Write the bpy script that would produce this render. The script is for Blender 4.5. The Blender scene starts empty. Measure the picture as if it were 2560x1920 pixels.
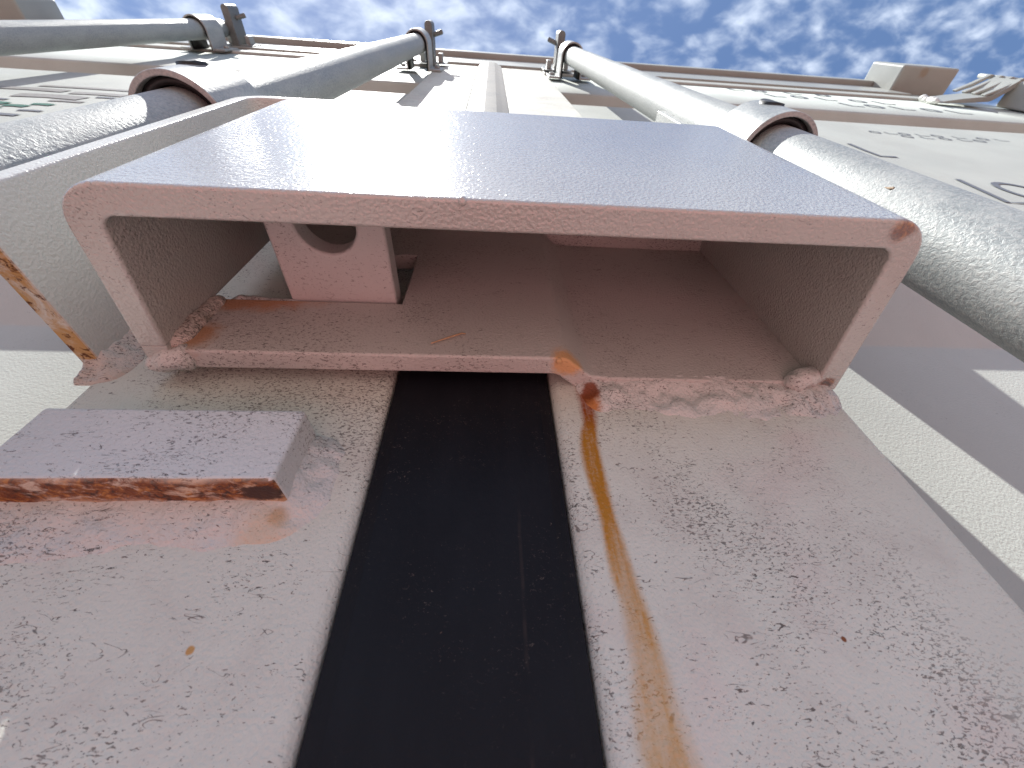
import bpy, bmesh, math, random
from mathutils import Vector, Matrix, noise

random.seed(7)
SC = bpy.context.scene
COL = SC.collection
PI = math.pi

# ------------------------------------------------------------------ camera
cam = bpy.data.cameras.new('camera')
cam_ob = bpy.data.objects.new('camera', cam)
COL.objects.link(cam_ob)
RX = Vector((0.9977, -0.0568, -0.0362)); RD = Vector((0.0161, 0.7228, -0.6909)); RF = Vector((0.0654, 0.6888, 0.7220))
RF.normalize(); RX = (RX - RF * RX.dot(RF)).normalized(); RD = RF.cross(RX)
CAM_Y = -0.089
cam_ob.matrix_world = Matrix(((RX.x, -RD.x, -RF.x, 0), (RX.y, -RD.y, -RF.y, CAM_Y), (RX.z, -RD.z, -RF.z, 0), (0, 0, 0, 1)))
cam.sensor_width = 36.0
cam.lens = 36 * 961 / 2560
cam.clip_start = 0.004
cam.clip_end = 2000
cam.dof.use_dof = True
cam.dof.focus_distance = 0.14
cam.dof.aperture_fstop = 28
SC.camera = cam_ob

# ------------------------------------------------------------------ light
SUN = Vector((-0.84, -1.0, 3.25)).normalized()
SUN_EL = math.asin(SUN.z)
SUN_AZ = math.atan2(SUN.x, SUN.y)          # from +Y, clockwise towards +X
world = bpy.data.worlds.new('World'); SC.world = world; world.use_nodes = True
wn = world.node_tree; wn.nodes.clear()
def wnode(t, **kw):
    n = wn.nodes.new(t)
    for k, v in kw.items(): setattr(n, k, v)
    return n
w_out = wnode('ShaderNodeOutputWorld'); w_bg = wnode('ShaderNodeBackground')
w_bg.inputs[1].default_value = 0.085
w_sky = wnode('ShaderNodeTexSky', sky_type='NISHITA'); w_sky.sun_disc = False
w_sky.sun_elevation = SUN_EL; w_sky.sun_rotation = SUN_AZ; w_sky.air_density = 1.0; w_sky.dust_density = 0.4; w_sky.ozone_density = 4.5
# thin rippled cloud sheet: noise on the sky direction projected on a flat layer
w_tc = wnode('ShaderNodeTexCoord'); w_sep = wnode('ShaderNodeSeparateXYZ'); wn.links.new(w_tc.outputs['Generated'], w_sep.inputs[0])
w_mz = wnode('ShaderNodeMath', operation='MAXIMUM'); wn.links.new(w_sep.outputs[2], w_mz.inputs[0]); w_mz.inputs[1].default_value = 0.12
w_dx = wnode('ShaderNodeMath', operation='DIVIDE'); w_dy = wnode('ShaderNodeMath', operation='DIVIDE')
for d, i in ((w_dx, 0), (w_dy, 1)):
    wn.links.new(w_sep.outputs[i], d.inputs[0]); wn.links.new(w_mz.outputs[0], d.inputs[1])
w_cmb = wnode('ShaderNodeCombineXYZ'); wn.links.new(w_dx.outputs[0], w_cmb.inputs[0]); wn.links.new(w_dy.outputs[0], w_cmb.inputs[1])
w_map = wnode('ShaderNodeMapping'); w_map.inputs['Rotation'].default_value = (0, 0, math.radians(-30)); w_map.inputs['Scale'].default_value = (1.0, 1.9, 1)
wn.links.new(w_cmb.outputs[0], w_map.inputs[0])
w_n1 = wnode('ShaderNodeTexNoise'); w_n1.inputs['Scale'].default_value = 14.0; w_n1.inputs['Detail'].default_value = 7; w_n1.inputs['Roughness'].default_value = 0.5; w_n1.inputs['Distortion'].default_value = 0.2
wn.links.new(w_map.outputs[0], w_n1.inputs[0])
w_n2 = wnode('ShaderNodeTexNoise'); w_n2.inputs['Scale'].default_value = 1.6; w_n2.inputs['Detail'].default_value = 3
w_off = wnode('ShaderNodeMapping'); w_off.inputs['Location'].default_value = (3.1, 2.2, 0); wn.links.new(w_cmb.outputs[0], w_off.inputs[0]); wn.links.new(w_off.outputs[0], w_n2.inputs[0])
w_add = wnode('ShaderNodeMath', operation='MULTIPLY_ADD'); wn.links.new(w_n2.outputs[0], w_add.inputs[0]); w_add.inputs[1].default_value = 0.75; wn.links.new(w_n1.outputs[0], w_add.inputs[2])
w_rmp = wnode('ShaderNodeMapRange'); w_rmp.interpolation_type = 'SMOOTHSTEP'
w_rmp.inputs[1].default_value = 0.69; w_rmp.inputs[2].default_value = 1.20; w_rmp.inputs[4].default_value = 0.92
wn.links.new(w_add.outputs[0], w_rmp.inputs[0])
w_mix = wnode('ShaderNodeMixRGB'); wn.links.new(w_rmp.outputs[0], w_mix.inputs[0]); wn.links.new(w_sky.outputs[0], w_mix.inputs[1]); w_mix.inputs[2].default_value = (6.2, 6.9, 8.0, 1)
wn.links.new(w_mix.outputs[0], w_bg.inputs[0]); wn.links.new(w_bg.outputs[0], w_out.inputs[0])

sun = bpy.data.lights.new('sun', 'SUN'); sun.energy = 5.0; sun.angle = math.radians(0.53); sun.color = (1.0, 0.975, 0.92)
sun_ob = bpy.data.objects.new('sun', sun); COL.objects.link(sun_ob)
sun_ob.rotation_euler = (-SUN).to_track_quat('-Z', 'Y').to_euler(); sun_ob.location = SUN * 20

SC.view_settings.view_transform = 'Standard'; SC.view_settings.look = 'None'
SC.view_settings.exposure = 0.96; SC.view_settings.gamma = 1.0; SC.view_settings.use_curve_mapping = False

# ------------------------------------------------------------------ materials
class NT:
    """small helper round a material node tree"""
    def __init__(s, name):
        s.m = bpy.data.materials.new(name); s.m.use_nodes = True
        s.t = s.m.node_tree; s.t.nodes.clear()
        s.out = s.n('ShaderNodeOutputMaterial'); s.b = s.n('ShaderNodeBsdfPrincipled')
        s.l(s.b.outputs[0], s.out.inputs[0])
        s.tc = s.n('ShaderNodeTexCoord'); s.co = s.tc.outputs['Object']
    def n(s, t, **kw):
        n = s.t.nodes.new(t)
        for k, v in kw.items(): setattr(n, k, v)
        return n
    def l(s, a, b): s.t.links.new(a, b)
    def put(s, inp, v):
        if hasattr(v, 'is_linked') or isinstance(v, bpy.types.NodeSocket): s.l(v, inp)
        else: inp.default_value = v
    def math(s, op, a, b=0.0, c=0.0, clamp=False):
        n = s.n('ShaderNodeMath', operation=op, use_clamp=clamp)
        s.put(n.inputs[0], a); s.put(n.inputs[1], b); s.put(n.inputs[2], c)
        return n.outputs[0]
    def noise(s, scale, detail=2, rough=0.5, dist=0.0, stretch=None, offset=(0, 0, 0)):
        n = s.n('ShaderNodeTexNoise'); n.inputs['Scale'].default_value = scale; n.inputs['Detail'].default_value = detail
        n.inputs['Roughness'].default_value = rough; n.inputs['Distortion'].default_value = dist
        if stretch or any(offset):
            m = s.n('ShaderNodeMapping'); m.inputs['Scale'].default_value = stretch or (1, 1, 1); m.inputs['Location'].default_value = offset
            s.l(s.co, m.inputs[0]); s.l(m.outputs[0], n.inputs[0])
        else: s.l(s.co, n.inputs[0])
        return n.outputs[0]
    def ramp(s, v, a, b, lo=0.0, hi=1.0, smooth=True):
        n = s.n('ShaderNodeMapRange'); n.interpolation_type = 'SMOOTHSTEP' if smooth else 'LINEAR'
        s.put(n.inputs[0], v)
        for i, x in ((1, a), (2, b), (3, lo), (4, hi)): s.put(n.inputs[i], x)
        return n.outputs[0]
    def mix(s, f, a, b):
        n = s.n('ShaderNodeMixRGB'); s.put(n.inputs[0], f)
        for i, x in ((1, a), (2, b)):
            s.put(n.inputs[i], (*x, 1) if isinstance(x, tuple) and len(x) == 3 else x)
        return n.outputs[0]
    def xyz(s):
        n = s.n('ShaderNodeSeparateXYZ'); s.l(s.co, n.inputs[0]); return n.outputs
    def curve(s, v, lo, hi, pts, ylo, yhi):
        """piecewise curve: v in lo..hi -> y in ylo..yhi"""
        f = s.n('ShaderNodeFloatCurve'); c = f.mapping.curves[0]
        P = [((x - lo) / (hi - lo), (y - ylo) / (yhi - ylo)) for x, y in pts]
        while len(c.points) < len(P): c.points.new(0.5, 0.5)
        for p, q in zip(c.points, P): p.location = q
        f.mapping.update()
        s.l(s.ramp(v, lo, hi, 0, 1, False), f.inputs['Value'])
        return s.ramp(f.outputs[0], 0, 1, ylo, yhi, False)
    def bump(s, h, strength, dist, prev=None):
        n = s.n('ShaderNodeBump'); n.inputs['Strength'].default_value = strength; n.inputs['Distance'].default_value = dist
        s.put(n.inputs['Height'], h)
        if prev is not None: s.l(prev, n.inputs['Normal'])
        return n.outputs[0]

def paint(name, base=(0.62, 0.64, 0.575), dirt=0.5, peel=0.35, rough=0.46, rust=None, bounce_tint=None, edge=None, spec=0.5, grime=None, coat=0.0):
    """off-white enamel on steel: orange peel, grime flecks, hairline scuffs, optional rust masks"""
    t = NT(name)
    big = t.noise(9, 4, 0.6)
    col = t.mix(t.ramp(big, 0.3, 0.7), tuple(c * 0.93 for c in base), tuple(min(1, c * 1.04) for c in base))
    if bounce_tint: col = t.mix(t.ramp(t.noise(bounce_tint[1], 3, 0.6, 0.5, None, (3, 1, 7)), 0.5, 0.75, 0, bounce_tint[2]), col, bounce_tint[0])  # warm bounce light mixed into the paint colour in noise patches
    # fine soot specks, clustered
    cl = t.noise(17, 4, 0.65, 0, None, (5, 2, 1))
    f1 = t.noise(1450, 2, 0.65, 0.8, (0.6, 1, 1.25))
    thr = t.ramp(cl, 0.36, 0.64, 0.79 - 0.12 * dirt, 0.65 - 0.15 * dirt)
    m1 = t.ramp(f1, thr, t.math('ADD', thr, 0.06))
    # larger flakes and short curls
    f2 = t.noise(520, 3, 0.74, 2.4, (0.5, 1, 1.7), (1, 8, 3))
    thr2 = t.ramp(t.noise(38, 3, 0.6, 0, None, (9, 4, 2)), 0.36, 0.64, 0.78 - 0.07 * dirt, 0.655 - 0.065 * dirt)
    m2 = t.ramp(f2, thr2, t.math('ADD', thr2, 0.025))
    # curly hairline scuffs: thin level lines of a noise, kept only in patches
    f3 = t.noise(190, 2, 0.6, 1.0, (0.6, 1, 1.6), (4, 4, 0))
    line = t.ramp(t.math('ABSOLUTE', t.math('SUBTRACT', f3, 0.5)), 0.003, 0.014, 1, 0)
    patch = t.ramp(t.noise(170, 2, 0.7, 0, (0.8, 1, 1.3), (2, 7, 5)), 0.60 - 0.05 * dirt, 0.66 - 0.05 * dirt)
    m3 = t.math('MULTIPLY', t.math('MULTIPLY', line, patch), min(1.0, 1.1 * dirt))
    mask = t.math('MAXIMUM', t.math('MAXIMUM', t.math('MULTIPLY', m1, 0.7), t.math('MULTIPLY', m2, 0.85)), t.math('MULTIPLY', m3, 0.8))
    mask = t.math('MULTIPLY', mask, min(1.0, dirt * 1.6))
    if edge:
        X, Y, Z = t.xyz()
        mask = t.math('MULTIPLY', mask, t.ramp(X, edge[0], edge[1], 1, edge[2]))
    col = t.mix(mask, col, (0.045, 0.030, 0.026))
    if grime: col = t.mix(t.ramp(t.noise(grime[1], 5, 0.7, 0.6, grime[3], (6, 6, 1)), 0.45, 0.75, 0, grime[2]), col, grime[0])
    t.b.inputs['Specular IOR Level'].default_value = spec; t.b.inputs['Coat Weight'].default_value = coat; t.b.inputs['Coat Roughness'].default_value = 0.26
    rgh = t.ramp(big, 0.3, 0.7, rough - 0.04, rough + 0.08)
    if rust:
        for fn in rust:
            m, c = fn(t)
            col = t.mix(m, col, c)
            rgh = t.math('MULTIPLY_ADD', m, 0.35, rgh, True)
    t.l(col, t.b.inputs['Base Color']); t.put(t.b.inputs['Roughness'], rgh)
    h = t.noise(1200, 1, 0.5); b = t.bump(h, peel, 0.0007)
    t.l(b, t.b.inputs['Normal'])
    return t.m

def rust_colour(t, scale=300):
    n = t.noise(scale, 5, 0.7, 0.8)
    c = t.mix(t.ramp(n, 0.35, 0.5), (0.035, 0.016, 0.012), (0.16, 0.045, 0.012))
    return t.mix(t.ramp(n, 0.48, 0.66), c, (0.42, 0.19, 0.045))

def rust_streak(t):
    X, Y, Z = t.xyz()
    zc = [(0.0, 0.0319), (0.0062, 0.0316), (0.0194, 0.0324), (0.0351, 0.0311), (0.0448, 0.0309), (0.0563, 0.0304), (0.0669, 0.0302), (0.0776, 0.0322), (0.0909, 0.0333)]
    zw = [(0.0, 0.0060), (0.0062, 0.0054), (0.0117, 0.0044), (0.0194, 0.0036), (0.0351, 0.0033), (0.0448, 0.0026), (0.0563, 0.0030), (0.0669, 0.0033), (0.0776, 0.0031), (0.0909, 0.0036)]
    xc = t.curve(Z, 0.0, 0.0909, zc, 0.028, 0.036)
    wd = t.curve(Z, 0.0, 0.0909, zw, 0.0, 0.008)
    dx = t.math('ABSOLUTE', t.math('ADD', t.math('SUBTRACT', X, xc), t.math('MULTIPLY_ADD', t.noise(120, 4, 0.6, 0, (1, 1, 0.25)), 0.0034, -0.0017)))
    m = t.ramp(t.math('DIVIDE', dx, wd), 0.35, 1.15, 1, 0)
    fade = t.ramp(Z, -0.02, 0.05, 0.75, 1.1)
    gr = t.ramp(t.noise(900, 3, 0.7), 0.3, 0.6, 0.8, 1.0)
    core = t.ramp(t.noise(230, 4, 0.65, 0, (1, 1, 0.12), (0, 0, 3)), 0.36, 0.60, 0.66, 1.0)
    top = t.ramp(Z, 0.0925, 0.094, 1, 0)
    m = t.math('MULTIPLY', t.math('MULTIPLY', m, fade), t.math('MULTIPLY', t.math('MULTIPLY', gr, core), top))
    deep = t.ramp(Z, 0.070, 0.084)
    c = t.mix(deep, t.mix(t.ramp(Z, 0.0, 0.06), (0.50, 0.28, 0.08), (0.40, 0.18, 0.025)), (0.26, 0.055, 0.012))
    return m, c

def rust_blot(cx, cy, cz, r, soft=1.0, thr=0.45, c=None, sc=(1, 1, 1), ns=160, amt=0.95):
    def fn(t):
        X, Y, Z = t.xyz()
        d = None
        for S, q, k in ((X, cx, sc[0]), (Y, cy, sc[1]), (Z, cz, sc[2])):
            e = t.math('POWER', t.math('MULTIPLY', t.math('SUBTRACT', S, q), k / r), 2.0)
            d = e if d is None else t.math('ADD', d, e)
        d = t.math('ADD', t.math('SQRT', d), t.math('MULTIPLY_ADD', t.noise(ns, 5, 0.7, 0.5), 1.6, -0.8))
        return t.ramp(d, 0.55, 0.55 + 0.6 * soft, amt, 0), (c if c else rust_colour(t))
    return fn

def rust_noise(scale, lo, hi, amount=0.95, stretch=None, off=(0, 0, 0), c=None, gate=None):
    def fn(t):
        m = t.ramp(t.noise(scale, 6, 0.7, 0.6, stretch, off), lo, hi, 0, amount)
        if gate: m = t.math('MULTIPLY', m, gate(t))
        return m, (c if c else rust_colour(t, 420))
    return fn

def down_gate(t):
    g = t.n('ShaderNodeNewGeometry'); s = t.n('ShaderNodeSeparateXYZ'); t.l(g.outputs['True Normal'], s.inputs[0])
    return t.math('MULTIPLY', t.ramp(s.outputs[2], -0.95, -0.45, 1, 0), t.ramp(t.xyz()[2], 0.11, 0.12, 1, 0))

M = {}
M['stile'] = paint('dirty enamel on the right door stile', dirt=0.86, peel=0.4, rough=0.55, spec=0.18, rust=[rust_streak, rust_blot(0.0745, 0, 0.0185, 0.0007, 0.6)], bounce_tint=((0.63, 0.52, 0.49), 18, 0.8), grime=((0.40, 0.35, 0.32), 40, 0.3, None), edge=(0.085, 0.112, 0.3))  # pink part of the colour is painted bounce light, flecks are dirt
M['stile_l'] = paint('dirty enamel on the left door stile', dirt=0.84, peel=0.4, rough=0.55, spec=0.18, rust=[rust_blot(-0.0545, 0, 0.0196, 0.0009, 0.8, c=(0.5, 0.28, 0.1))], bounce_tint=((0.63, 0.58, 0.53), 20, 0.7), grime=((0.40, 0.35, 0.32), 40, 0.3, None))  # cream part of the colour is painted warm bounce, flecks are dirt
M['panel'] = paint('enamel on the door panels', base=(0.44, 0.465, 0.435), dirt=0.25, peel=0.22, rough=0.6, spec=0.12, grime=((0.40, 0.40, 0.37), 8, 0.35, (1.5, 1, 0.25)))
M['box'] = paint('enamel on the lock box', base=(0.455, 0.46, 0.43), dirt=0.42, peel=0.55, rough=0.11, spec=1.0, coat=0.6, grime=((0.36, 0.34, 0.31), 22, 0.35, None), rust=[rust_blot(0.1030, -0.0570, 0.0918, 0.0030, 1.6, amt=0.8), rust_blot(0.117, -0.004, 0.092, 0.003, 0.8)])
M['box_in'] = paint('enamel on the lock box back plate', base=(0.50, 0.50, 0.47), dirt=0.6, peel=0.5, rough=0.42, rust=[rust_blot(0.0262, -0.0105, 0.0925, 0.0056, 1.2, c=(0.62, 0.36, 0.16)), rust_blot(-0.091, -0.0125, 0.100, 0.006, 1.8, c=(0.42, 0.24, 0.13)), rust_blot(-0.085, -0.0125, 0.121, 0.006, 1.8, c=(0.5, 0.27, 0.15), sc=(0.3, 1, 1))])
M['lug'] = paint('enamel on the padlock eye', base=(0.52, 0.52, 0.50), dirt=0.45, peel=0.4, rough=0.45, rust=[rust_noise(190, 0.66, 0.72, 0.8, None, (3, 3, 3), (0.06, 0.035, 0.03))])
M['weld'] = paint('enamel over weld beads', base=(0.58, 0.585, 0.56), dirt=0.85, peel=0.6, rough=0.36, rust=[rust_blot(0.0328, -0.002, 0.0830, 0.0046, 1.4, c=(0.46, 0.17, 0.03), sc=(1.25, 0.5, 0.8)), rust_blot(0.0335, -0.003, 0.0885, 0.0046, 0.9, c=(0.20, 0.045, 0.012), sc=(1.1, 0.6, 1)), rust_blot(-0.0478, -0.003, 0.0452, 0.0011, 0.5, c=(0.05, 0.02, 0.012)), rust_blot(-0.0478, -0.003, 0.0450, 0.0020, 1.8, c=(0.36, 0.19, 0.06), amt=0.65), rust_blot(-0.0500, -0.002, 0.040, 0.005, 2.4, c=(0.52, 0.38, 0.22), amt=0.5, ns=90)])
M['weld_dirty'] = paint('grimy enamel over weld beads', base=(0.56, 0.51, 0.46), dirt=1.0, peel=0.7, rough=0.5, rust=[rust_noise(120, 0.5, 0.75, 0.55, None, (1, 1, 1), (0.30, 0.22, 0.14))])
M['shroud'] = paint('enamel on the lock box shroud', base=(0.56, 0.585, 0.56), dirt=0.3, peel=0.4, rough=0.33, rust=[rust_noise(95, 0.28, 0.55, 0.92, None, (0, 0, 0), (0.42, 0.23, 0.05), down_gate), rust_noise(330, 0.52, 0.62, 0.95, None, (2, 0, 5), (0.09, 0.03, 0.012), down_gate)])
M['block'] = paint('enamel on the stop block', base=(0.59, 0.61, 0.60), dirt=0.85, peel=0.35, rough=0.4)
M['block_rust'] = paint('rusted underside of the stop block', base=(0.60, 0.52, 0.43), dirt=0.6, peel=0.5, rough=0.5, rust=[rust_noise(75, 0.42, 0.66, 0.7, (0.5, 1, 1), (0, 0, 0), (0.50, 0.30, 0.12)), rust_noise(330, 0.36, 0.52, 0.97, (0.45, 1, 1), (7, 3, 1), None, lambda t: t.ramp(t.math('ABSOLUTE', t.math('ADD', t.math('ADD', t.xyz()[1], 0.0078), t.math('MULTIPLY_ADD', t.noise(60, 3), 0.006, -0.003))), 0.0026, 0.0056, 1, 0.15)), rust_blot(-0.0515, -0.007, 0.0485, 0.0046, 0.4, c=(0.05, 0.032, 0.028), sc=(0.75, 1, 1)), rust_blot(-0.107, -0.005, 0.0485, 0.007, 1.0)])
M['frame'] = paint('enamel on the container frame', base=(0.35, 0.37, 0.345), dirt=0.3, peel=0.2, rough=0.4, rust=[rust_blot(1.165, -0.045, 1.29, 0.010, 2.0, c=(0.3, 0.2, 0.1), amt=0.5)])

def galvanised(name, base=0.34, rough=0.55, scale=800, bump=0.38, metal=0.2):
    t = NT(name)
    n = t.noise(55, 5, 0.65, 0.4, (1, 1, 0.5)); f = t.noise(scale, 3, 0.7, 0.5, (1, 1, 0.85))
    c = t.mix(t.ramp(n, 0.35, 0.68), (base * 0.74, base * 0.82, base * 0.82), (base * 0.98, base * 1.06, base * 1.05))
    c = t.mix(t.ramp(f, 0.45, 0.60, 0, 0.45), c, (base * 1.32, base * 1.34, base * 1.27))
    c = t.mix(t.ramp(f, 0.42, 0.33, 0, 0.45), c, (base * 0.55, base * 0.58, base * 0.56))
    t.l(c, t.b.inputs['Base Color']); t.b.inputs['Metallic'].default_value = metal
    t.put(t.b.inputs['Roughness'], t.ramp(n, 0.3, 0.7, rough - 0.06, rough + 0.1))
    b = t.bump(f, bump, 0.0007)
    t.l(b, t.b.inputs['Normal'])
    return t.m
M['galv'] = galvanised('galvanised pipe')
M['galv_strap'] = galvanised('galvanised strap', 0.36, 0.42, 800, 0.2, 0.15)
M['galv_edge'] = galvanised('weathered zinc castings', 0.16, 0.5, 500, 0.4)

def plain(name, col, rough=0.6, bump=None, metallic=0.0, var=0.15, scale=200):
    t = NT(name); n = t.noise(scale, 4, 0.6)
    t.l(t.mix(t.ramp(n, 0.3, 0.7), tuple(c * (1 - var) for c in col), tuple(min(1, c * (1 + var)) for c in col)), t.b.inputs['Base Color'])
    t.b.inputs['Roughness'].default_value = rough; t.b.inputs['Metallic'].default_value = metallic
    if bump: t.l(t.bump(n, bump, 0.0006), t.b.inputs['Normal'])
    return t.m
M['black'] = plain('black nylon', (0.012, 0.012, 0.013), 0.5)
M['ink'] = plain('dark grey lettering', (0.13, 0.135, 0.15), 0.5, None, 0, 0.1)
M['green'] = plain('green print', (0.02, 0.12, 0.07), 0.5)
M['grey_print'] = plain('grey print', (0.25, 0.24, 0.22), 0.5)
M['straw'] = plain('dry straw', (0.45, 0.30, 0.18), 0.7, 0.3, 0, 0.2, 900)
M['husk'] = plain('brown husk', (0.17, 0.11, 0.06), 0.7, 0.3, 0, 0.3, 600)

def rubber():
    t = NT('black door gasket rubber')
    c = t.mix(t.ramp(t.noise(40, 4, 0.6, 0, (1, 1, 0.3)), 0.35, 0.75), (0.004, 0.004, 0.007), (0.009, 0.009, 0.013))
    lint = t.ramp(t.noise(900, 3, 0.7, 1.8, (0.8, 1, 1.3)), 0.62, 0.74, 0, 0.5)
    c = t.mix(t.math('MULTIPLY', lint, t.ramp(t.noise(30, 3), 0.4, 0.65)), c, (0.30, 0.24, 0.20))
    bits = t.ramp(t.noise(210, 3, 0.6, 1.0, (0.8, 1, 1.2), (3, 5, 5)), 0.745, 0.775, 0, 0.6)
    c = t.mix(bits, c, (0.24, 0.16, 0.12))
    X, Y, Z = t.xyz()
    ln = t.ramp(t.math('ABSOLUTE', t.math('ADD', t.math('SUBTRACT', X, 0.0085), t.math('MULTIPLY_ADD', t.noise(60, 3), 0.001, -0.0005))), 0.0001, 0.0006, 1, 0)
    ln = t.math('MULTIPLY', ln, t.math('MULTIPLY', t.ramp(t.noise(50, 4, 0.7, 0, (1, 1, 0.6)), 0.45, 0.65), t.ramp(Z, 0.06, 0.045)))
    c = t.mix(t.math('MULTIPLY', ln, 0.12), c, (0.22, 0.15, 0.11))
    t.l(c, t.b.inputs['Base Color']); t.put(t.b.inputs['Roughness'], t.ramp(t.noise(25, 3), 0.3, 0.7, 0.5, 0.62))
    t.b.inputs['Specular IOR Level'].default_value = 0.2; t.b.inputs['Sheen Weight'].default_value = 0.2; t.b.inputs['Sheen Roughness'].default_value = 0.25
    t.l(t.bump(t.noise(700, 2, 0.6), 0.25, 0.0004), t.b.inputs['Normal'])
    return t.m
M['rubber'] = rubber()

def ground_mat(name, c0, c1, c2, sc):
    t = NT(name)
    n = t.noise(0.8, 5, 0.6); g = t.noise(sc, 4, 0.75)
    c = t.mix(t.ramp(n, 0.3, 0.7), c0, c1)
    c = t.mix(t.ramp(g, 0.4, 0.7, 0, 0.4), c, c2)
    t.l(c, t.b.inputs['Base Color']); t.b.inputs['Roughness'].default_value = 0.9
    t.l(t.bump(g, 0.5, 0.01), t.b.inputs['Normal'])
    return t.m
M['ground'] = ground_mat('grey yard asphalt', (0.16, 0.105, 0.088), (0.20, 0.135, 0.115), (0.22, 0.17, 0.15), 60)
M['bounce_patch'] = ground_mat('added reddish bounce patch', (0.44, 0.175, 0.175), (0.52, 0.215, 0.215), (0.48, 0.27, 0.26), 45)  # reddish colour of an added reflector patch, for warm bounce light

# ------------------------------------------------------------------ mesh helpers
def mesh_obj(name, bm, mat, parent=None, smooth=True, bevel=0.0, seg=2):
    bmesh.ops.recalc_face_normals(bm, faces=bm.faces[:])
    me = bpy.data.meshes.new(name); bm.to_mesh(me); bm.free()
    mats = mat if isinstance(mat, (list, tuple)) else [mat]
    for m in mats: me.materials.append(M[m])
    if smooth: me.polygons.foreach_set('use_smooth', [True] * len(me.polygons))
    o = bpy.data.objects.new(name, me); COL.objects.link(o)
    if bevel:
        b = o.modifiers.new('edge', 'BEVEL'); b.width = bevel; b.segments = seg; b.limit_method = 'ANGLE'; b.angle_limit = math.radians(35); b.harden_normals = True
    if parent:
        o.parent = parent; o.matrix_parent_inverse = Matrix.Translation(-parent.location)
    return o
def thing(name, loc, label, cat, group=None):
    e = bpy.data.objects.new(name, None); COL.objects.link(e); e.location = loc; e.empty_display_size = 0.02
    tag(e, label, cat, group); return e
def tag(o, label, cat, group=None):
    o['label'] = label; o['category'] = cat
    if group: o['group'] = group
    return o
def box(bm, x0, x1, y0, y1, z0, z1):
    v = [bm.verts.new((x, y, z)) for x in (x0, x1) for y in (y0, y1) for z in (z0, z1)]
    for f in ((0, 1, 3, 2), (4, 6, 7, 5), (0, 4, 5, 1), (2, 3, 7, 6), (0, 2, 6, 4), (1, 5, 7, 3)): bm.faces.new([v[i] for i in f])
    return v
def extrude_xy(bm, pts, z0, z1, nz=1, warp=None):
    """closed outline in x,y pulled along z; caps are strips when pts is (outer, inner) lists"""
    outer, inner = pts
    n = len(outer); rings = []
    for k in range(nz + 1):
        z = z0 + (z1 - z0) * k / nz
        rings.append(([bm.verts.new((x, y, z)) for x, y in outer], [bm.verts.new((x, y, z)) for x, y in inner]))
    for k in range(nz):
        (a, b), (c, d) = rings[k], rings[k + 1]
        for i in range(n - 1):
            bm.faces.new((a[i], a[i + 1], c[i + 1], c[i])); bm.faces.new((b[i], d[i], d[i + 1], b[i + 1]))
        bm.faces.new((a[0], c[0], d[0], b[0])); bm.faces.new((a[-1], b[-1], d[-1], c[-1]))
    for k in (0, nz):
        a, b = rings[k]
        for i in range(n - 1): bm.faces.new((a[i], b[i], b[i + 1], a[i + 1]))
def fillet(pts, radii, seg=7):
    """round the inner corners of an open polyline"""
    out = []
    for i, p in enumerate(pts):
        r = radii[i]
        if r <= 0 or i in (0, len(pts) - 1): 
            out.append(p); continue
        p = Vector(p); a = (Vector(pts[i - 1]) - p).normalized(); b = (Vector(pts[i + 1]) - p).normalized()
        ang = a.angle(b); d = r / math.tan(ang / 2); c = p + (a + b).normalized() * (r / math.sin(ang / 2))
        s = p + a * d; e = p + b * d; v0 = s - c; v1 = e - c; th = v0.angle(v1)
        for k in range(seg + 1):
            w = k / seg; q = (v0 * math.sin((1 - w) * th) + v1 * math.sin(w * th)) / math.sin(th)
            out.append(tuple(c + q))
    return out
def weld(name, pts, r, mat, parent=None, seed=0, lump=0.35, seg=70, flat=(1, 1, 1)):
    """lumpy weld bead along a path"""
    bm = bmesh.new(); P = [Vector(p) for p in pts]
    L = [0]
    for a, b in zip(P, P[1:]): L.append(L[-1] + (b - a).length)
    rings = []; m = 14
    for k in range(seg + 1):
        s = L[-1] * k / seg
        i = max(j for j in range(len(P) - 1) if L[j] <= s + 1e-9)
        w = (s - L[i]) / max(1e-9, L[i + 1] - L[i]); c = P[i].lerp(P[i + 1], w)
        tdir = (P[i + 1] - P[i]).normalized(); u = tdir.orthogonal().normalized(); v = tdir.cross(u)
        end = math.sqrt(min(1.0, min(k, seg - k) / (0.14 * seg)))
        rr = r[0] + (r[1] - r[0]) * (k / seg) if isinstance(r, tuple) else r
        ring = []
        for j in range(m):
            a = 2 * PI * j / m; d = u * math.cos(a) + v * math.sin(a)
            q = c + d * rr
            h = noise.noise(q * 420 + Vector((seed * 3.1, 0, 0))) * 0.35 + noise.noise(q * 190 + Vector((seed * 3.1, 0, 0))) * 0.45 + noise.noise(q * 80 + Vector((0, seed * 1.7, 0))) * 0.8
            q = c + Vector((d.x * flat[0], d.y * flat[1], d.z * flat[2])) * rr * max(0.05, end) * (1 + lump * h)
            ring.append(bm.verts.new(q))
        rings.append(ring)
    for a, b in zip(rings, rings[1:]):
        for j in range(m): bm.faces.new((a[j], a[(j + 1) % m], b[(j + 1) % m], b[j]))
    bm.faces.new(rings[0]); bm.faces.new(rings[-1])
    return mesh_obj(name, bm, mat, parent)
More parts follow.
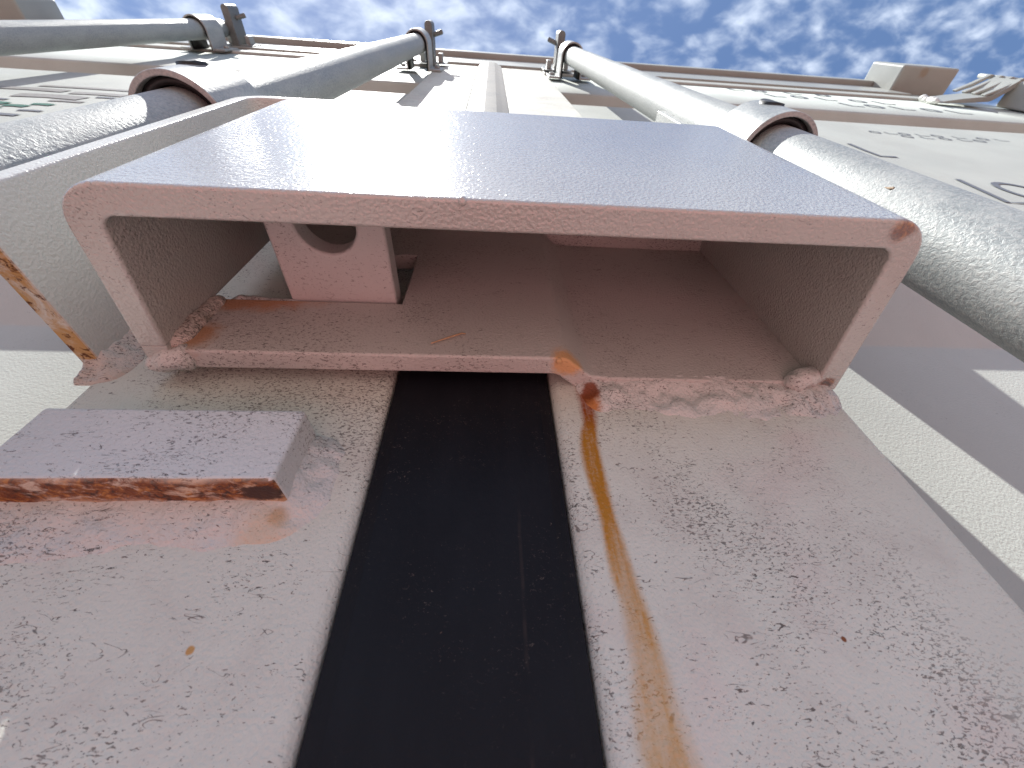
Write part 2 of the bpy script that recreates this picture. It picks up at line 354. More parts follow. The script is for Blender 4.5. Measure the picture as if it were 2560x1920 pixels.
def fillet_weld(name, path, w, h, mat, parent, seed=0, amp=0.25, convex=0.0, y0=0.0006, n=90, lift=0.0):
    """weld skirt between a plate edge and the door face; path in x,z, spreads to the right-hand side of travel"""
    P = [Vector((p[0], p[1])) for p in path]; L = [0]
    for a, b in zip(P, P[1:]): L.append(L[-1] + (b - a).length)
    def at(s):
        s = min(max(s, 0), L[-1]); i = max(j for j in range(len(P) - 1) if L[j] <= s + 1e-9)
        return P[i].lerp(P[i + 1], (s - L[i]) / max(1e-9, L[i + 1] - L[i]))
    bm = bmesh.new(); rows = []; m = 14
    for k in range(n + 1):
        f = k / n; s = L[-1] * f; c = at(s); t = (at(s + 0.004) - at(s - 0.004)).normalized(); nd = Vector((t.y, -t.x))
        end = math.sqrt(min(1.0, min(f, 1 - f) / 0.06))
        wv = (w[0] + (w[1] - w[0]) * f) * (0.35 + 0.65 * end) * (1 + 0.22 * noise.noise(Vector((s * 70 + seed, 0.3, 0))) + 0.1 * noise.noise(Vector((s * 260 + seed, 1.3, 0))))
        hv = (h[0] + (h[1] - h[0]) * f) * (0.2 + 0.8 * end)
        row = []
        for j in range(m + 1):
            u = j / m; q = c + nd * (u * wv - 0.0012 * (1 - u))
            prof = (1 - convex) * (1 - u) ** 1.7 + convex * math.sqrt(max(0.0, 1 - u * u))
            v3 = Vector((q.x, 0, q.y)); nz = 0.55 * noise.noise(v3 * 120 + Vector((0, seed, 0))) + 0.35 * noise.noise(v3 * 300 + Vector((seed, 0, 0))) + 0.15 * noise.noise(v3 * 750)
            y = -hv * max(0.0, prof + amp * nz * math.sin(PI * min(1, u * 0.9 + 0.1)) ** 0.6) + y0
            row.append(bm.verts.new((q.x, y, q.y)))
        rows.append(row)
    for a, b in zip(rows, rows[1:]):
        for j in range(m): bm.faces.new((a[j], a[j + 1], b[j + 1], b[j]))
    o = mesh_obj(name, bm, mat, parent)
    if sum(p.normal.y for p in o.data.polygons) > 0: o.data.flip_normals()
    return o
def tube(bm, p0, p1, r, seg=32, nz=1, cap=True):
    rings = []
    p0 = Vector(p0); p1 = Vector(p1); t = (p1 - p0).normalized(); u = t.orthogonal().normalized(); v = t.cross(u)
    for k in range(nz + 1):
        c = p0.lerp(p1, k / nz)
        rings.append([bm.verts.new(c + (u * math.cos(2 * PI * j / seg) + v * math.sin(2 * PI * j / seg)) * r) for j in range(seg)])
    for a, b in zip(rings, rings[1:]):
        for j in range(seg): bm.faces.new((a[j], a[(j + 1) % seg], b[(j + 1) % seg], b[j]))
    if cap: bm.faces.new(rings[0]); bm.faces.new(rings[-1])
    return rings

# ------------------------------------------------------------------ ground
GZ = -1.16
bm = bmesh.new()
bmesh.ops.create_grid(bm, x_segments=8, y_segments=8, size=300)
for v in bm.verts: v.co.z = GZ
g = mesh_obj('ground', bm, 'ground', smooth=False); g['kind'] = 'structure'
bm = bmesh.new(); bmesh.ops.create_grid(bm, x_segments=6, y_segments=6, size=1)
for v in bm.verts: v.co = Vector((v.co.x * 1.0, -0.50 + v.co.y * 0.68, GZ + 0.004))
g = mesh_obj('added_bounce_ground', bm, 'bounce_patch', smooth=False); g['kind'] = 'structure'  # unseen patch added to throw warm light up onto the undersides

# ------------------------------------------------------------------ container body
HALF = 1.262
body = thing('shipping_container', (0, 0.02, GZ), 'pale grey steel shipping container whose closed doors fill the view', 'container')
bm = bmesh.new()
# header: light face, then a drip lip that hangs out over it
box(bm, -1.10, 1.10, -0.004, 0.06, 1.215, 1.36)
mesh_obj('header', bm, 'frame', body, bevel=0.002)
bm = bmesh.new(); box(bm, -1.10, 1.10, -0.0165, 0.06, 1.3625, 1.405)
mesh_obj('drip_lip', bm, 'frame', body, bevel=0.003)
for s in (-1, 1):
    a, b = sorted((s * 1.10, s * HALF))
    bm = bmesh.new(); box(bm, a, b, -0.058, 0.11, 1.29, 1.41)
    mesh_obj('corner_casting', bm, 'frame', body, bevel=0.006, seg=3)
    a, b = sorted((s * 1.205, s * HALF))
    bm = bmesh.new(); box(bm, a, b, -0.050, 0.0, GZ + 0.1, 1.085)
    mesh_obj('post_flange', bm, 'frame', body, bevel=0.004)
    a, b = sorted((s * 1.14, s * (HALF - 0.002)))
    bm = bmesh.new(); box(bm, a, b, 0.002, 0.09, GZ + 0.1, 1.288)
    mesh_obj('corner_post', bm, 'frame', body, bevel=0.004)
    bm = bmesh.new(); box(bm, *sorted((s * (HALF - 0.04), s * (HALF - 0.006))), 0.112, 6.0, GZ + 0.1, 1.39)
    mesh_obj('side_wall', bm, 'frame', body)
bm = bmesh.new(); box(bm, -HALF + 0.042, HALF - 0.042, 0.062, 6.0, 1.37, 1.395)
mesh_obj('roof', bm, 'frame', body)
bm = bmesh.new(); box(bm, -1.2, 1.2, -0.01, 0.1, GZ + 0.02, GZ + 0.098)
mesh_obj('door_sill', bm, 'frame', body, bevel=0.004)
bm = bmesh.new(); box(bm, -1.13, 1.13, 0.004, 0.03, 1.196, 1.214)
mesh_obj('header_seal', bm, 'rubber', body)

# ------------------------------------------------------------------ doors
SL = (-0.1237, -0.0306); SR = (0.0213, 0.1222)
DZ0, DZ1 = GZ + 0.105, 1.197
YO, YI = 0.004, 0.023                       # panel: proud and recessed planes
def panel_profile():
    # (y, z) from bottom up: horizontal trapezoid ribs
    P = [(YO, DZ0)]
    for zb in (-0.82, -0.18, 0.152, 0.815):
        if zb == 0.152:
            P += [(YI, 0.150), (YO, 0.194)]
        elif zb == 0.815:
            P += [(YO, 0.735), (0.031, 0.79), (0.031, 0.855), (YO, 0.866)]
        elif zb == -0.18:
            P += [(YO, -0.34), (YI, -0.30)]
        else:
            P += [(YO, -0.78), (YI, -0.74), (YI, -0.66), (YO, -0.62)]
    P.append((YO, DZ1 - 0.05))
    return P
def make_door(side, name, label):
    d = thing(name, (side * 0.6, 0.03, DZ0), label, 'container door')
    a, b = SL if side < 0 else SR
    bm = bmesh.new(); box(bm, a, b, 0.0, 0.045, DZ0, DZ1)
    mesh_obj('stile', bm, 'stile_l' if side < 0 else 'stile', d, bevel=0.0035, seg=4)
    x0, x1 = (b, 1.13) if side > 0 else (-1.13, a)
    bm = bmesh.new()
    prof = fillet(panel_profile(), [0] + [0.006] * (len(panel_profile()) - 2) + [0], 3)
    col = []
    nx = 2
    for i in range(nx + 1):
        x = x0 + (x1 - x0) * i / nx
        col.append(([bm.verts.new((x, y, z)) for y, z in prof], [bm.verts.new((x, y + 0.0025, z)) for y, z in prof]))
    for (f0, b0), (f1, b1) in zip(col, col[1:]):
        for k in range(len(prof) - 1):
            bm.faces.new((f0[k], f1[k], f1[k + 1], f0[k + 1])); bm.faces.new((b0[k], b0[k + 1], b1[k + 1], b1[k]))
        bm.faces.new((f0[0], b0[0], b1[0], f1[0])); bm.faces.new((f0[-1], f1[-1], b1[-1], b0[-1]))
    p = mesh_obj('panel', bm, 'panel', d)
    bm = bmesh.new(); box(bm, *sorted((x0 if side > 0 else x1, side * 1.13)), -0.001, 0.045, DZ1 - 0.052, DZ1 - 0.001)
    mesh_obj('top_rail', bm, 'panel', d, bevel=0.003)
    return d, p
doorL, panelL = make_door(-1, 'container_door', 'left container door, pale grey ribbed panel with two lock rods and a rusty stop block')
doorR, panelR = make_door(1, 'container_door', 'right container door, pale grey panel with dark lettering and one lock rod')

# print on the doors
def stroke(name, door, pts, w, mat='ink', y=YO - 0.0006):
    bm = bmesh.new(); P = [Vector((x, 0, z)) for x, z in pts]; L = []; Rr = []
    for i, p in enumerate(P):
        t = (P[min(i + 1, len(P) - 1)] - P[max(i - 1, 0)]).normalized(); n = Vector((-t.z, 0, t.x)) * (w / 2)
        L.append(p + n); Rr.append(p - n)
    def V(q, yy): return bm.verts.new((q.x, yy, q.z))
    A = [V(q, y) for q in L]; B = [V(q, y) for q in Rr]
    for i in range(len(P) - 1): bm.faces.new((A[i], A[i + 1], B[i + 1], B[i]))
    return mesh_obj(name, bm, mat, door, smooth=False)
def ring_pts(cx, cz, rx, rz, n=22, a0=0, a1=2 * PI): return [(cx + rx * math.cos(a0 + (a1 - a0) * k / n), cz + rz * math.sin(a0 + (a1 - a0) * k / n)) for k in range(n + 1)]
stroke('letter', doorR, [(0.472, 0.408), (0.4545, 0.3385), (0.482, 0.3385)], 0.006)
stroke('letter', doorR, ring_pts(0.513, 0.371, 0.021, 0.031), 0.006)
stroke('letter', doorR, [(0.4600, 0.556), (0.4560, 0.520), (0.4553, 0.4935), (0.476, 0.4935)], 0.006)
for zz, xs in ((0.648, (0.565, 0.59, 0.612, 0.640, 0.665, 0.70, 0.74, 0.77)), (0.628, (0.60, 0.63, 0.66, 0.69, 0.715, 0.80, 0.84, 0.87))):
    for k, x in enumerate(xs):
        stroke('letter', doorR, [(x, zz + 0.012), (x, zz), (x + 0.014, zz)] if k % 2 else ring_pts(x + 0.006, zz + 0.006, 0.007, 0.007, 10), 0.003)
for zz, xs, h in ((0.95, (0.745, 0.80, 0.86, 0.93, 0.99), 0.04), (1.03, (0.62, 0.68, 0.74, 0.82, 0.88), 0.04), (1.10, (0.56, 0.62, 0.70, 0.78), 0.03)):
    for k, x in enumerate(xs):
        stroke('letter', doorR, [(x, zz + h), (x + 0.004, zz), (x + 0.03, zz)] if k % 2 == 0 else ring_pts(x + 0.012, zz + h / 2, 0.014, h / 2, 12), 0.008)
# faded print on the left door: green bars over grey lines
for i, (x, z, w, h, m) in enumerate(((-0.520, 0.500, 0.026, 0.012, 'green'), (-0.490, 0.492, 0.022, 0.010, 'green'), (-0.474, 0.505, 0.020, 0.009, 'green'), (-0.500, 0.478, 0.018, 0.008, 'green'),
        (-0.525, 0.548, 0.070, 0.020, 'grey_print'), (-0.490, 0.578, 0.060, 0.014, 'grey_print'), (-0.580, 0.585, 0.080, 0.016, 'grey_print'), (-0.550, 0.612, 0.110, 0.010, 'grey_print'), (-0.475, 0.528, 0.034, 0.008, 'grey_print'),
        (-0.478, 0.452, 0.034, 0.008, 'ink'), (-0.462, 0.474, 0.022, 0.006, 'ink'), (-0.540, 0.520, 0.030, 0.007, 'ink'), (-0.450, 0.560, 0.020, 0.007, 'ink'))):
    stroke('printed_mark', doorL, [(x, z), (x + w * 0.5, z + h * 0.2), (x + w, z)], h, m)

# ------------------------------------------------------------------ gasket between the doors
bm = bmesh.new()
gp = [(SL[1] + 0.0004, 0.012), (SL[1] + 0.0006, 0.0012), (-0.026, -0.0006), (-0.008, -0.0006), (0.0082, -0.0006), (0.0092, -0.0006), (0.017, -0.0006), (SR[0] - 0.0006, 0.0012), (SR[0] - 0.0004, 0.012)]
lo = [bm.verts.new((x, y, DZ0)) for x, y in gp]; hi = [bm.verts.new((x, y, 0.33)) for x, y in gp]
# higher up the lips stand proud of the stiles
gp2 = [(SL[1] + 0.0004, 0.012), (SL[1] - 0.0, -0.0015), (-0.020, -0.0060), (-0.0085, -0.0085), (0.0065, -0.0085), (0.0075, -0.0082), (0.0140, -0.0055), (SR[0] + 0.001, -0.0015), (SR[0] - 0.0004, 0.012)]
m1 = [bm.verts.new((x, y, 0.42)) for x, y in gp2]; m2 = [bm.verts.new((x, y, 1.21)) for x, y in gp2]
for a, b in ((lo, hi), (hi, m1), (m1, m2)):
    for i in range(len(gp) - 1): bm.faces.new((a[i], a[i + 1], b[i + 1], b[i]))
bm.faces.new(m2)
gk = mesh_obj('door_gasket', bm, 'rubber', None, smooth=False)
tag(gk, 'black rubber gasket strip filling the gap between the two doors', 'gasket')

# ------------------------------------------------------------------ lock rods
def strap(parent, x, y, z0, z1, r=0.0165, foot=True, slot=True):
    """U strap over the pipe, feet on the door, nylon bush inside"""
    ro, ri = r + 0.0070, r + 0.0043
    def path(rr, leg):
        pts = [(x + rr, -0.0006)]
        pts += [(x + rr * math.cos(a), y - rr * math.sin(a)) for a in [PI * k / 28 for k in range(29)]]
        pts += [(x - rr, -0.0006)]
        return pts
    bm = bmesh.new(); extrude_xy(bm, (path(ro, 0), path(ri, 0)), z0, z1)
    s = mesh_obj('strap', bm, 'galv_strap', parent, bevel=0.0006, seg=2)
    if foot:
        for sx in (-1, 1):
            bm = bmesh.new(); box(bm, *sorted((x + sx * (ri + 0.0005), x + sx * (ro + 0.022))), -0.0042, -0.0006, z0 + 0.002, z1 - 0.002)
            f = mesh_obj('strap_foot', bm, 'galv_strap', parent, bevel=0.0008)
            bm = bmesh.new(); tube(bm, (x + sx * (ro + 0.012), -0.0042, (z0 + z1) / 2), (x + sx * (ro + 0.012), -0.0085, (z0 + z1) / 2), 0.006, 6)
            mesh_obj('bolt', bm, 'galv_strap', parent, bevel=0.0006)
    bm = bmesh.new()
    A = path(ri - 0.0002, 0); B = path(r + 0.0007, 0)
    extrude_xy(bm, (A, B), z0 + 0.004, z1 - 0.004)
    mesh_obj('bush', bm, 'black', parent)
    if slot:
        bm = bmesh.new()
        n = 20; zc = (z0 + z1) / 2 + 0.008; top = []; 
        for k in range(n):
            a = 2 * PI * k / n; u = 0.0065 * math.cos(a); w = 0.0075 * math.sin(a)
            th = PI / 2 - slot * 0.05 + u / ro
            top.append(bm.verts.new((x + (ro + 0.0012) * math.cos(th), y - (ro + 0.0012) * math.sin(th), zc + w)))
        low = []
        for k in range(n):
            a = 2 * PI * k / n; u = 0.0072 * math.cos(a); w = 0.0082 * math.sin(a)
            th = PI / 2 - slot * 0.05 + u / ro
            low.append(bm.verts.new((x + (ro - 0.001) * math.cos(th), y - (ro - 0.001) * math.sin(th), zc + w)))
        bm.faces.new(top)
        for k in range(n): bm.faces.new((low[k], low[(k + 1) % n], top[(k + 1) % n], top[k]))
        mesh_obj('dark_slot', bm, 'black', parent)  # raised black oval in place of the dark slot
def lock_rod(x, y, r, ztop, straps, label, inward, cam_dx=0.0):
    t = thing('lock_rod', (x, y, DZ0), label, 'lock rod', 'galvanised lock rods on the doors')
    bm = bmesh.new()
    rings = tube(bm, (x, y, DZ0 + 0.02), (x, y, ztop + 0.05), r, 40, 60)
    for v in bm.verts:
        d = Vector((v.co.x - x, v.co.y - y, 0)); 
        v.co += d.normalized() * 0.00025 * noise.noise(Vector((v.co.x * 60, v.co.y * 60, v.co.z * 14)))
    mesh_obj('pipe', bm, 'galv', t)
    for z0, z1, slot in straps: strap(t, x, y, z0, z1, r, True, slot)
    strap(t, x, y, ztop - 0.055, ztop + 0.01, r, True, 0)
    # cam: forged plate on the pipe end with a nose towards the door centre, in its keeper
    cx = x + inward * cam_dx
    bm = bmesh.new()
    pr = fillet([(cx - 0.008, -0.002), (cx - 0.008, -0.075), (cx + 0.008, -0.075), (cx + 0.008, -0.002)], [0, 0.0075, 0.0075, 0], 5)
    n = len(pr); a = [bm.verts.new((p[0], p[1], ztop + 0.055)) for p in pr]; b = [bm.verts.new((p[0], p[1], ztop + 0.105)) for p in pr]
    bm.faces.new(a); bm.faces.new(b)
    for i in range(n): bm.faces.new((a[i], a[(i + 1) % n], b[(i + 1) % n], b[i]))
    c = mesh_obj('cam', bm, 'galv_edge', t, bevel=0.0015)
    bm = bmesh.new(); tube(bm, (cx + inward * 0.007, -0.052, ztop + 0.08), (cx + inward * 0.026, -0.058, ztop + 0.09), 0.0045, 12)
    mesh_obj('cam_nose', bm, 'galv_edge', c, bevel=0.001)
    bm = bmesh.new(); tube(bm, (x, y, ztop + 0.052), (x + inward * cam_dx * 0.6, y, ztop + 0.075), r * 0.8, 20)
    mesh_obj('cam_shank', bm, 'galv_edge', t, bevel=0.002)
    bm = bmesh.new()
    for sx in (-1, 1): box(bm, cx + sx * 0.020 - 0.005, cx + sx * 0.020 + 0.005, -0.022, -0.0065, ztop + 0.075, ztop + 0.1)
    box(bm, cx - 0.034, cx + 0.034, -0.0062, -0.0045, ztop + 0.06, ztop + 0.115)
    mesh_obj('keeper', bm, 'galv_strap', t, bevel=0.001)
    return t
rodR = lock_rod(0.166, -0.0380, 0.0160, 1.09, [(0.248, 0.288, 1)], 'galvanised lock rod on the right door, passing behind the lock box corner', -1, 0.012)
bm = bmesh.new(); box(bm, 0.1440, 0.1640, -0.0380, -0.0006, 0.2890, 0.4000)
mesh_obj('shadow_blocker', bm, 'galv_strap', rodR, bevel=0.001)  # unseen box added to close a lit gap in the rod shadow
lock_rod(-0.148, -0.0410, 0.0158, 1.06, [(0.226, 0.268, -1)], 'galvanised lock rod on the left door right beside the lock box shroud', 1, 0.012)
lock_rod(-0.620, -0.0337, 0.0165, 1.17, [], 'galvanised lock rod farthest left, crossing the top left corner of the view', 1, 0.020)

# ------------------------------------------------------------------ right hinge at the door top
hz = 1.10
hg = thing('hinge_assembly', (1.15, -0.02, hz), 'pale painted hinge with slotted knuckle under the right corner casting', 'hinge')
bm = bmesh.new()
arm = fillet([(1.045, -0.0025), (1.10, -0.012), (1.165, -0.020), (1.205, -0.052)], [0, 0.05, 0.02, 0], 6)
arm2 = fillet([(1.045, -0.0015), (1.10, -0.0035), (1.170, -0.010), (1.216, -0.046)], [0, 0.05, 0.02, 0], 6)
extrude_xy(bm, (arm, arm2), hz - 0.03, hz + 0.03)
mesh_obj('leaf', bm, 'frame', hg, bevel=0.0015)
for k in range(4):
    zz = hz - 0.026 + k * 0.026
    bm = bmesh.new(); extrude_xy(bm, (fillet([(1.150, -0.0215), (1.180, -0.036), (1.215, -0.056), (1.232, -0.054)], [0, 0.02, 0.01, 0], 5), fillet([(1.154, -0.0175), (1.186, -0.030), (1.213, -0.0475), (1.232, -0.046)], [0, 0.02, 0.01, 0], 5)), zz, zz + 0.012)
    mesh_obj('knuckle', bm, 'frame', hg, bevel=0.002)
weld('weld_bead', [(1.045, -0.004, hz - 0.032), (1.05, -0.004, hz + 0.032)], 0.006, 'weld', hg, 3, 0.6, 30)
bm = bmesh.new(); tube(bm, (1.222, -0.0505, hz - 0.05), (1.222, -0.0505, hz + 0.09), 0.0045, 16)
mesh_obj('hinge_pin', bm, 'frame', hg)

# ------------------------------------------------------------------ lock box
ZB, ZT = 0.0920, 0.2038
lb = thing('lock_box', (0.01, -0.03, ZB), 'open-bottomed pale steel lock box welded across the door gap', 'lock box')
outer = fillet([(0.1222, -0.0008), (0.1108, -0.0588), (-0.0952, -0.0588), (-0.1011, -0.0137)], [0, 0.0125, 0.0125, 0], 10)
inner = fillet([(0.1138, -0.0008), (0.1048, -0.0513), (-0.0882, -0.0513), (-0.0936, -0.0137)], [0, 0.0045, 0.0045, 0], 10)
bm = bmesh.new(); extrude_xy(bm, (outer, inner), ZB, ZT, 12)
for v in bm.verts:                                      # sheared edges are never quite straight
    if abs(v.co.z - ZB) < 1e-6: v.co.z += 0.0004 * noise.noise(v.co * 90)
mesh_obj('bent_cover', bm, 'box', lb, bevel=0.0009, seg=3)
tp = [(-0.0950, -0.0050), (0.0200, -0.0050), (0.0300, 0.0003), (0.1160, 0.0003), (0.1070, -0.0535), (-0.0905, -0.0535), (-0.0955, -0.0137)]
bm = bmesh.new(); va = [bm.verts.new((x, y, ZT - 0.0085)) for x, y in tp]; vb = [bm.verts.new((x, y, ZT - 0.0015)) for x, y in tp]
bm.faces.new(va); bm.faces.new(vb)
for i in range(len(tp)): bm.faces.new((va[i], va[(i + 1) % len(tp)], vb[(i + 1) % len(tp)], vb[i]))
mesh_obj('top_plate', bm, 'box_in', lb, bevel=0.0008)
bm = bmesh.new(); va = [(-0.1010, -0.0139), (-0.1021, -0.0050), (-0.0945, -0.0050), (-0.0937, -0.0139)]
vl = [bm.verts.new((x, y, ZB + 0.0003)) for x, y in va]; vh = [bm.verts.new((x, y, 0.1212)) for x, y in va]
bm.faces.new(vl); bm.faces.new(vh)
for i in range(4): bm.faces.new((vl[i], vl[(i + 1) % 4], vh[(i + 1) % 4], vh[i]))
mesh_obj('side_tab', bm, 'box', lb, bevel=0.0006)
# back plate: jogs down to the right door, slot for the padlock eye on the left
fx = [-0.0950, -0.0905, -0.0600, -0.0310, -0.0050, 0.0205]
front = [(x, -0.0124) for x in fx] + fillet([(0.0205, -0.0124), (0.0252, -0.0122), (0.0340, -0.0050), (0.042, -0.0042)], [0, 0.006, 0.006, 0], 5)[1:] + [(0.08, -0.0040), (0.1140, -0.0040)]
back = [(x, -0.0054) for x in fx] + fillet([(0.0205, -0.0054), (0.0226, -0.0054), (0.0300, 0.0006), (0.042, 0.0006)], [0, 0.004, 0.004, 0], 5)[1:] + [(0.08, 0.0006), (0.1140, 0.0006)]
zs = [ZB + 0.0004, 0.1215, 0.1600, ZT - 0.009]
bm = bmesh.new(); FV = [[bm.verts.new((x, y, z)) for x, y in front] for z in zs]; BV = [[bm.verts.new((x, y, z)) for x, y in back] for z in zs]
nc = len(front) - 1; hole = {(1, 0), (1, 1), (1, 2), (2, 0)}
solid = lambda r, c: 0 <= r < 3 and 0 <= c < nc and (r, c) not in hole
for r in range(3):
    for c in range(nc):
        if not solid(r, c): continue
        bm.faces.new((FV[r][c], FV[r][c + 1], FV[r + 1][c + 1], FV[r + 1][c])); bm.faces.new((BV[r][c], BV[r + 1][c], BV[r + 1][c + 1], BV[r][c + 1]))
        if not solid(r - 1, c): bm.faces.new((FV[r][c], BV[r][c], BV[r][c + 1], FV[r][c + 1]))
        if not solid(r + 1, c): bm.faces.new((FV[r + 1][c], FV[r + 1][c + 1], BV[r + 1][c + 1], BV[r + 1][c]))
        if not solid(r, c - 1): bm.faces.new((FV[r][c], FV[r + 1][c], BV[r + 1][c], BV[r][c]))
        if not solid(r, c + 1): bm.faces.new((FV[r][c + 1], BV[r][c + 1], BV[r + 1][c + 1], FV[r + 1][c + 1]))
mesh_obj('back_plate', bm, 'box_in', lb, bevel=0.0009, seg=3)
weld('weld_bead', [(0.1020, -0.0030, 0.0915), (0.1095, -0.0055, 0.0940), (0.1150, -0.0045, 0.0955)], 0.0036, 'weld', lb, 5, 0.6, 40)
weld('weld_bead', [(-0.0955, -0.0080, 0.0930), (-0.0945, -0.0115, 0.098), (-0.0935, -0.0125, 0.110), (-0.0928, -0.0125, 0.122)], (0.0040, 0.0034), 'weld_dirty', lb, 8, 0.4, 50)
weld('weld_bead', [(-0.1025, -0.0065, 0.0935), (-0.0960, -0.0085, 0.0932), (-0.0880, -0.0092, 0.0932)], 0.0036, 'weld', lb, 11, 0.45, 34)
weld('weld_bead', [(-0.0915, -0.0105, 0.1225), (-0.085, -0.0095, 0.1228), (-0.074, -0.0100, 0.1226), (-0.066, -0.011, 0.1215)], (0.0030, 0.0016), 'weld', lb, 13, 0.4, 40)
fillet_weld('weld_bead', [(0.0300, 0.0925), (0.05, 0.0932), (0.09, 0.0932), (0.1215, 0.0935)], (0.0120, 0.0145), (0.0040, 0.0046), 'weld', lb, 3, 0.75, 0.30, 0.0003, 190)
# paint drip bead on the lower front edge
bm = bmesh.new(); bmesh.ops.create_uvsphere(bm, u_segments=14, v_segments=10, radius=0.0011)
for v in bm.verts: v.co += Vector((-0.0062, -0.0582, ZB + 0.0004))
mesh_obj('paint_drip', bm, 'box', lb)
bm = bmesh.new(); bmesh.ops.create_uvsphere(bm, u_segments=14, v_segments=10, radius=0.0011)
for v in bm.verts: v.co += Vector((0.0226, -0.0113, ZB + 0.0006))
mesh_obj('paint_drip', bm, 'box_in', lb)

# ------------------------------------------------------------------ padlock eye from the left door
lz0, lz1 = 0.1226, 0.1310
lx0, lx1, ly0, ly1 = -0.0700, -0.0330, -0.0508, 0.0004
hc = Vector((-0.0515, -0.0390)); hr = 0.0094
bm = bmesh.new(); n = 40; TOP = []; BOT = []
def rect_pt(a):
    # rounded-rectangle outline hit by a ray from the hole centre
    d = Vector((math.cos(a), math.sin(a))); best = 9
    for lim, k in ((lx1, 0), (lx0, 0), (ly1, 1), (ly0, 1)):
        if abs(d[k]) > 1e-9:
            s = (lim - hc[k]) / d[k]
            if s > 0: best = min(best, s)
    return hc + d * best
angs = sorted([2 * PI * k / n for k in range(n)] + [math.atan2(y - hc.y, x - hc.x) % (2 * PI) for x in (lx0, lx1) for y in (ly0, ly1)])
O = [rect_pt(a) for a in angs]; I = [hc + Vector((math.cos(a), math.sin(a))) * hr for a in angs]; k = len(angs)
vo0 = [bm.verts.new((p.x, p.y, lz0)) for p in O]; vo1 = [bm.verts.new((p.x, p.y, lz1)) for p in O]
vi0 = [bm.verts.new((p.x, p.y, lz0)) for p in I]; vi1 = [bm.verts.new((p.x, p.y, lz1)) for p in I]
for i in range(k):
    j = (i + 1) % k
    bm.faces.new((vo0[i], vo0[j], vi0[j], vi0[i])); bm.faces.new((vo1[i], vi1[i], vi1[j], vo1[j]))
    bm.faces.new((vo0[i], vo1[i], vo1[j], vo0[j])); bm.faces.new((vi0[i], vi0[j], vi1[j], vi1[i]))
le = mesh_obj('padlock_eye', bm, 'lug', None, bevel=0.0012, seg=3)
tag(le, 'pale steel lug with a round padlock hole, inside the lock box', 'padlock eye')

# ------------------------------------------------------------------ shroud on the left door
sh = thing('lock_box_shroud', (-0.125, 0, 0.098), 'bent steel shroud with a rusty lower edge, left of the lock box', 'shroud')
# plate in the x-z plane: rises up the left side, bends over the top; pulled along y
so = fillet([(-0.1283, 0.0975), (-0.1283, 0.2520), (-0.0480, 0.2520)], [0, 0.014, 0], 8)
si = fillet([(-0.1222, 0.0975), (-0.1222, 0.2459), (-0.0480, 0.2459)], [0, 0.008, 0], 8)
bm = bmesh.new(); ys = [-0.0525, -0.04, -0.02, -0.0008]; rr = []
for y in ys: rr.append(([bm.verts.new((x, y, z)) for x, z in so], [bm.verts.new((x, y, z)) for x, z in si]))
for (a, b), (c, d) in zip(rr, rr[1:]):
    for i in range(len(so) - 1):
        bm.faces.new((a[i], c[i], c[i + 1], a[i + 1])); bm.faces.new((b[i], b[i + 1], d[i + 1], d[i]))
    bm.faces.new((a[0], b[0], d[0], c[0])); bm.faces.new((a[-1], c[-1], d[-1], b[-1]))
for q, (a, b) in enumerate((rr[0], rr[-1])):
    for i in range(len(so) - 1): bm.faces.new((a[i], a[i + 1], b[i + 1], b[i]))
mesh_obj('bent_plate', bm, 'shroud', sh, bevel=0.0008, seg=3)
fillet_weld('weld_bead', [(-0.1285, 0.0985), (-0.1225, 0.0985), (-0.1218, 0.0992), (-0.1218, 0.122)], (0.0085, 0.0060), (0.0060, 0.0050), 'weld_dirty', sh, 41, 0.5, 0.35, 0.0004, 70)
weld('weld_bead', [(-0.1195, -0.0008, 0.110), (-0.1195, -0.0008, 0.150), (-0.1195, -0.0008, 0.232)], 0.0034, 'weld', sh, 22, 0.35, 70)

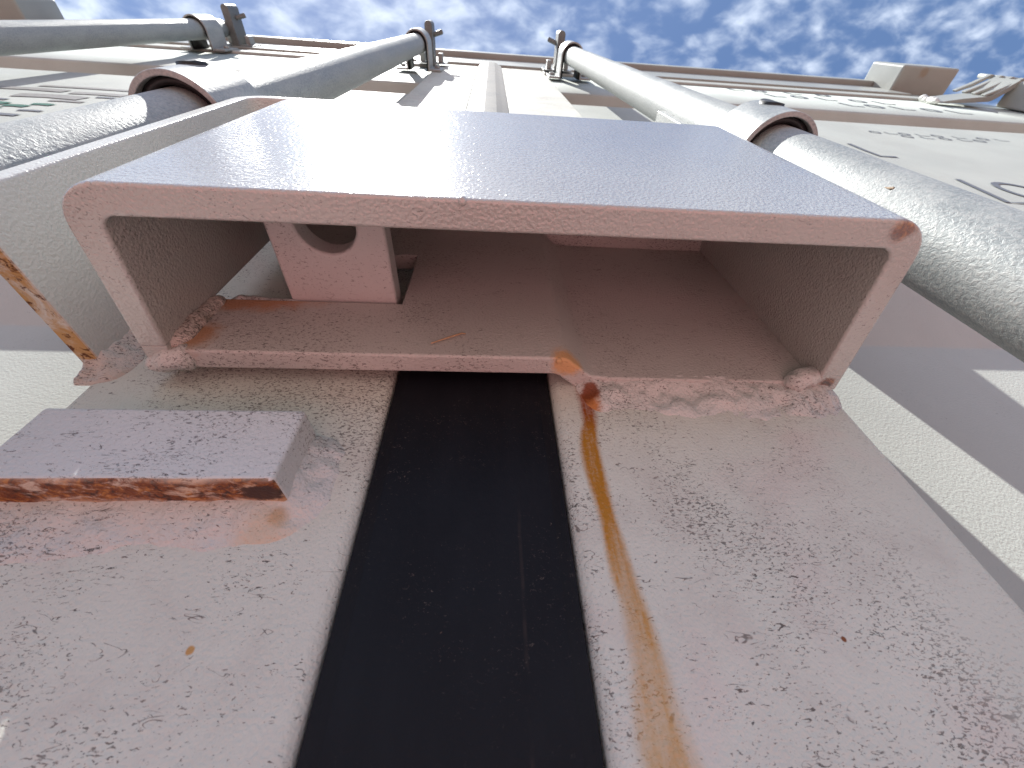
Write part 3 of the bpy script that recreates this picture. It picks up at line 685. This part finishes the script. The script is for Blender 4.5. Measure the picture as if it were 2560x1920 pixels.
# ------------------------------------------------------------------ stop block on the left stile
sb = thing('stop_block', (-0.079, 0, 0.0485), 'thick steel stop block with rusted underside, welded below the shroud', 'stop block')
bm = bmesh.new(); v = box(bm, -0.1105, -0.0468, -0.0122, -0.0004, 0.0485, 0.0697)
bm.normal_update()
for f in bm.faces:
    if all(abs(q.co.z - 0.0485) < 1e-6 for q in f.verts): f.material_index = 1
bmesh.ops.subdivide_edges(bm, edges=bm.edges[:], cuts=5, use_grid_fill=True)
for q in bm.verts: q.co += Vector((0, 0.0003, 0.0003)) * noise.noise(q.co * 70)
mesh_obj('block', bm, ['block', 'block_rust'], sb, bevel=0.0012, seg=3)

fillet_weld('weld_bead', [(-0.128, 0.0490), (-0.0510, 0.0490), (-0.0490, 0.0495), (-0.0475, 0.0508), (-0.0470, 0.0525), (-0.0470, 0.0705)], (0.0145, 0.0085), (0.0046, 0.0052), 'weld', sb, 12, 0.38, 0.30, 0.0004, 170)
# ------------------------------------------------------------------ small litter
def sliver(name, pts, w, mat, label, cat):
    bm = bmesh.new(); P = [Vector(p) for p in pts]; rings = []
    for i, p in enumerate(P):
        t = (P[min(i + 1, len(P) - 1)] - P[max(i - 1, 0)]).normalized(); u = t.orthogonal().normalized(); v = t.cross(u)
        ww = w[i]
        rings.append([bm.verts.new(p + (u * math.cos(2 * PI * j / 8) + v * math.sin(2 * PI * j / 8)) * ww) for j in range(8)])
    for a, b in zip(rings, rings[1:]):
        for j in range(8): bm.faces.new((a[j], a[(j + 1) % 8], b[(j + 1) % 8], b[j]))
    bm.faces.new(rings[0]); bm.faces.new(rings[-1])
    o = mesh_obj(name, bm, mat); tag(o, label, cat); return o
sliver('straw', [(-0.0178, -0.0131, 0.0976), (-0.0125, -0.0132, 0.1008), (-0.0086, -0.0131, 0.1033), (-0.0072, -0.0129, 0.1034)], (0.0002, 0.00033, 0.0003, 0.0002), 'straw', 'thin straw stuck on the back plate inside the lock box', 'straw')
sliver('seed_husk', [(0.1180, -0.0590, 0.1170), (0.1230, -0.0580, 0.1220), (0.1275, -0.0565, 0.1270), (0.1300, -0.0555, 0.1320)], (0.00012, 0.00035, 0.0005, 0.0001), 'husk', 'brown seed husk caught on the right edge of the lock box', 'husk')
